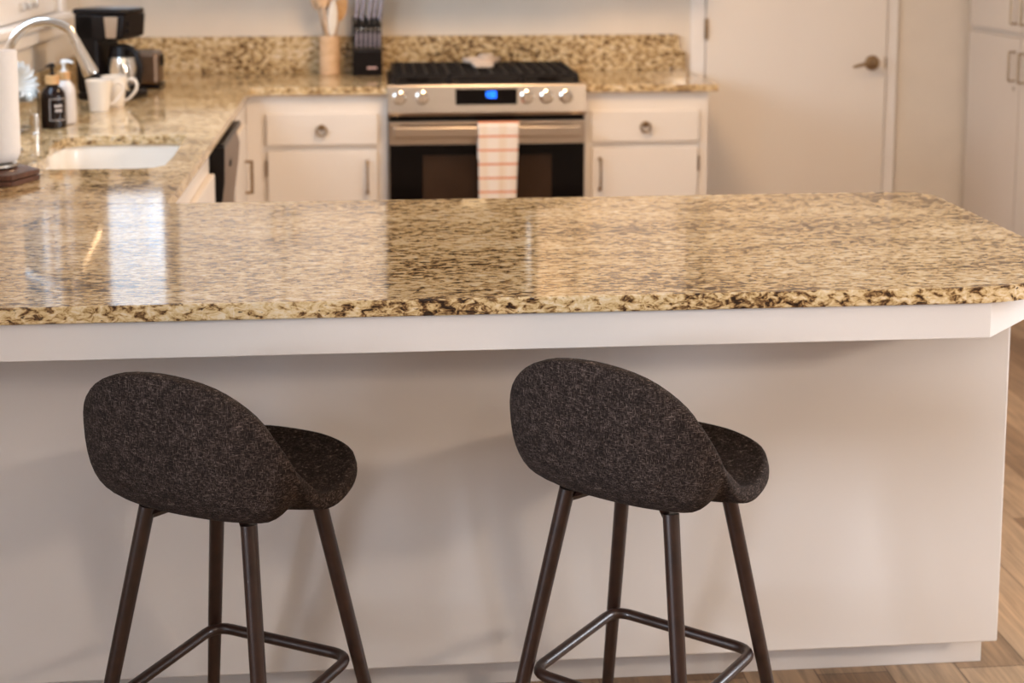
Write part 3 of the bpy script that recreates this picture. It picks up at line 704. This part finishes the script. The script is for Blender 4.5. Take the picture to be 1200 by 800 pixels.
# ------------------------------------------------------------------ bar stools
def smooth(t): t = max(0, min(1, t)); return t*t*(3-2*t)
def make_stool():
    root = thing('bar_stool', '', 'bar stool', (0, 0, 0), 'bar stools at the peninsula'); root['_local'] = 1
    # shell: polar grid from the seat centre to the rim; +x is the front of the seat
    sh = MB(); NA, NR = 80, 18; grid = []
    half = [(.206, 0, .640), (.196, .072, .640), (.155, .140, .638), (.082, .182, .632), (.010, .196, .627), (-.045, .196, .640), (-.090, .190, .686),
            (-.124, .179, .742), (-.152, .152, .799), (-.176, .092, .841), (-.184, 0, .855)]
    loop = [Vector(p) for p in half]+[Vector((p[0], -p[1], p[2])) for p in half[-2:0:-1]]
    def rim(u):
        n = len(loop); k = int(u*n) % n; t = u*n-int(u*n)
        a, b, c, d = loop[(k-1) % n], loop[k], loop[(k+1) % n], loop[(k+2) % n]
        return .5*((2*b)+(c-a)*t+(2*a-5*b+4*c-d)*t*t+(3*b-a-3*c+d)*t**3)
    Bc = Vector((-.005, 0, .614))
    for i in range(NA):
        P_ = rim(i/NA); bk = smooth((P_.z-.630)/.14) if P_.x < .03 else 0
        row = []
        for j in range(1, NR+1):
            r = j/NR; g_ = r*(1-bk)+(1-(1-r)**2.15)*bk; h_ = (r**2.6)*(1-bk)+(r**3.4)*bk
            row.append(sh.bm.verts.new((Bc.x+(P_.x-Bc.x)*g_, P_.y*g_, Bc.z+(P_.z-Bc.z)*h_)))
        grid.append(row)
    cen = sh.bm.verts.new(Bc)
    for i in range(NA):
        A, B = grid[i], grid[(i+1) % NA]
        sh.bm.faces.new([cen, A[0], B[0]])
        for j in range(NR-1): sh.bm.faces.new([A[j], A[j+1], B[j+1], B[j]])
    so = sh.obj('seat_shell', 'fabric', root, 80)
    md = so.modifiers.new('pad', 'SOLIDIFY'); md.thickness = .026; md.offset = 0
    bv = so.modifiers.new('round', 'BEVEL'); bv.width = .010; bv.segments = 3; bv.limit_method = 'ANGLE'; bv.angle_limit = R(50)
    RT, RB, ZL = .137, .271, .602
    for k in range(4):
        a = R(45+90*k); ca, sa = math.cos(a), math.sin(a)
        T = Vector((RT*ca, RT*sa, ZL)); Bt = Vector((RB*ca, RB*sa, .004))
        lg = MB().tube([T, T.lerp(Bt, .5), Bt], [.0135, .0125, .0095], 16).obj('leg', 'legmetal', root)
        MB().lathe([(0, 0), (.011, 0), (.011, .006), (0, .0065)], (Bt.x, Bt.y, 0), 16).obj('foot_pad', 'black', lg)
    br = MB()
    for a in (45, 135):
        ca, sa = math.cos(R(a)), math.sin(R(a)); s = Vector((-sa, ca, 0))*.013
        br.tube([Vector((-RT*ca, -RT*sa, .588)), Vector((-.06*ca, -.06*sa, .606)), Vector((.06*ca, .06*sa, .606)), Vector((RT*ca, RT*sa, .588))], .010, 4)
    br.lathe([(0, 0), (.062, 0), (.062, .008), (0, .008)], (0, 0, .606), 28)
    br.obj('seat_bracket', 'legmetal', root)
    zf = .285; f = (ZL-zf)/ZL; rf = (RT+(RB-RT)*f)-.012; pts = []
    for k in range(4):
        a = R(45+90*k); c0 = Vector((rf*math.cos(a), rf*math.sin(a), zf))
        n1 = Vector((math.cos(a-R(135)), math.sin(a-R(135)), 0)); n2 = Vector((math.cos(a+R(135)), math.sin(a+R(135)), 0)); rc = .035
        p0_, p2_ = c0+n1*rc, c0+n2*rc
        for i in range(7):
            t = i/6; pts.append(p0_*(1-t)**2+c0*2*t*(1-t)+p2_*t*t)
    MB().tube(pts, .0095, 14, closed=True).obj('footrest', 'legmetal', root, 60)
    return root
st = make_stool()
st.location = (-.234, 2.394, 0); st.rotation_euler = (0, 0, R(15.6+45))
st['label'] = 'left one of the two charcoal fabric counter stools, below the sink side of the bar'
s2 = copy_tree(st); s2.location = (.453, 2.384, 0); s2.rotation_euler = (0, 0, R(5.5+45))
s2['label'] = 'right one of the two charcoal fabric counter stools, straight below the range'
for o in list(bpy.data.objects):
    if '_local' in o: del o['_local']

# ------------------------------------------------------------------ light
W = bpy.data.worlds.new('sky'); SC.world = W; W.use_nodes = True
bg = W.node_tree.nodes['Background']; bg.inputs['Color'].default_value = (.80, .89, 1, 1); bg.inputs['Strength'].default_value = 2.1
def area(name, loc, target, sx, sy, power, col, spread=180):
    L = bpy.data.lights.new(name, 'AREA'); L.shape = 'RECTANGLE'; L.size = sx; L.size_y = sy; L.energy = power; L.color = col; L.spread = R(spread)
    o = bpy.data.objects.new(name, L); C.objects.link(o); o.location = loc
    o.rotation_euler = (Vector(target)-Vector(loc)).to_track_quat('-Z', 'Y').to_euler(); return o
def bulb(name, loc, power, col, r):
    L = bpy.data.lights.new(name, 'POINT'); L.energy = power; L.color = col; L.shadow_soft_size = r
    o = bpy.data.objects.new(name, L); C.objects.link(o); o.location = loc; return o
area('daylight_kitchen_window', (XW-.25, 4.85, 1.75), (.1, 5.7, 1.3), 1.9, .9, 60, (.58, .77, 1))
area('daylight_living_window', (-3.35, -.4, 1.5), (0, 1.6, 1.1), 1.5, 1.4, 330, (.80, .88, 1))
area('added_right_daylight', (3.55, 2.75, 1.5), (1.2, 2.6, .8), 1.2, 1.3, 95, (.84, .91, 1))  # added cool side light, shining in at the unseen right-hand window
bulb('floor_lamp_bulb', (2.6, .3, 1.75), 105, (1, .82, .65), .11)
bulb('living_ceiling_bulb', (.6, -.6, 2.25), 14, (1, .88, .76), .12)
area('kitchen_ceiling_lamp', (.55, 4.7, CEIL-.02), (.55, 4.7, 0), .5, .5, 38, (1, .66, .37))

# ------------------------------------------------------------------ camera
cam = bpy.data.cameras.new('camera'); co = bpy.data.objects.new('camera', cam); C.objects.link(co); SC.camera = co
yaw, pitch, roll = .09392, .12392, .00164
F = Vector((math.sin(yaw)*math.cos(pitch), math.cos(yaw)*math.cos(pitch), -math.sin(pitch)))
r_ = Vector((math.cos(yaw), -math.sin(yaw), 0)); u_ = r_.cross(F)
r2 = r_*math.cos(roll)+u_*math.sin(roll); u2 = -r_*math.sin(roll)+u_*math.cos(roll)
mw_ = Matrix((r2, u2, -F)).transposed().to_4x4(); mw_.translation = (0, 0, ZT+.61349); co.matrix_world = mw_
cam.sensor_width = 36; cam.lens = 1755.39/1200*36; cam.shift_y = -(400-131.685)/1200
cam.clip_start = .05; cam.dof.use_dof = True; cam.dof.focus_distance = 2.32; cam.dof.aperture_fstop = 4.6

vs_ = SC.view_settings; vs_.view_transform = 'Standard'; vs_.look = 'None'; vs_.gamma = 1; vs_.use_curve_mapping = False; vs_.exposure = 0
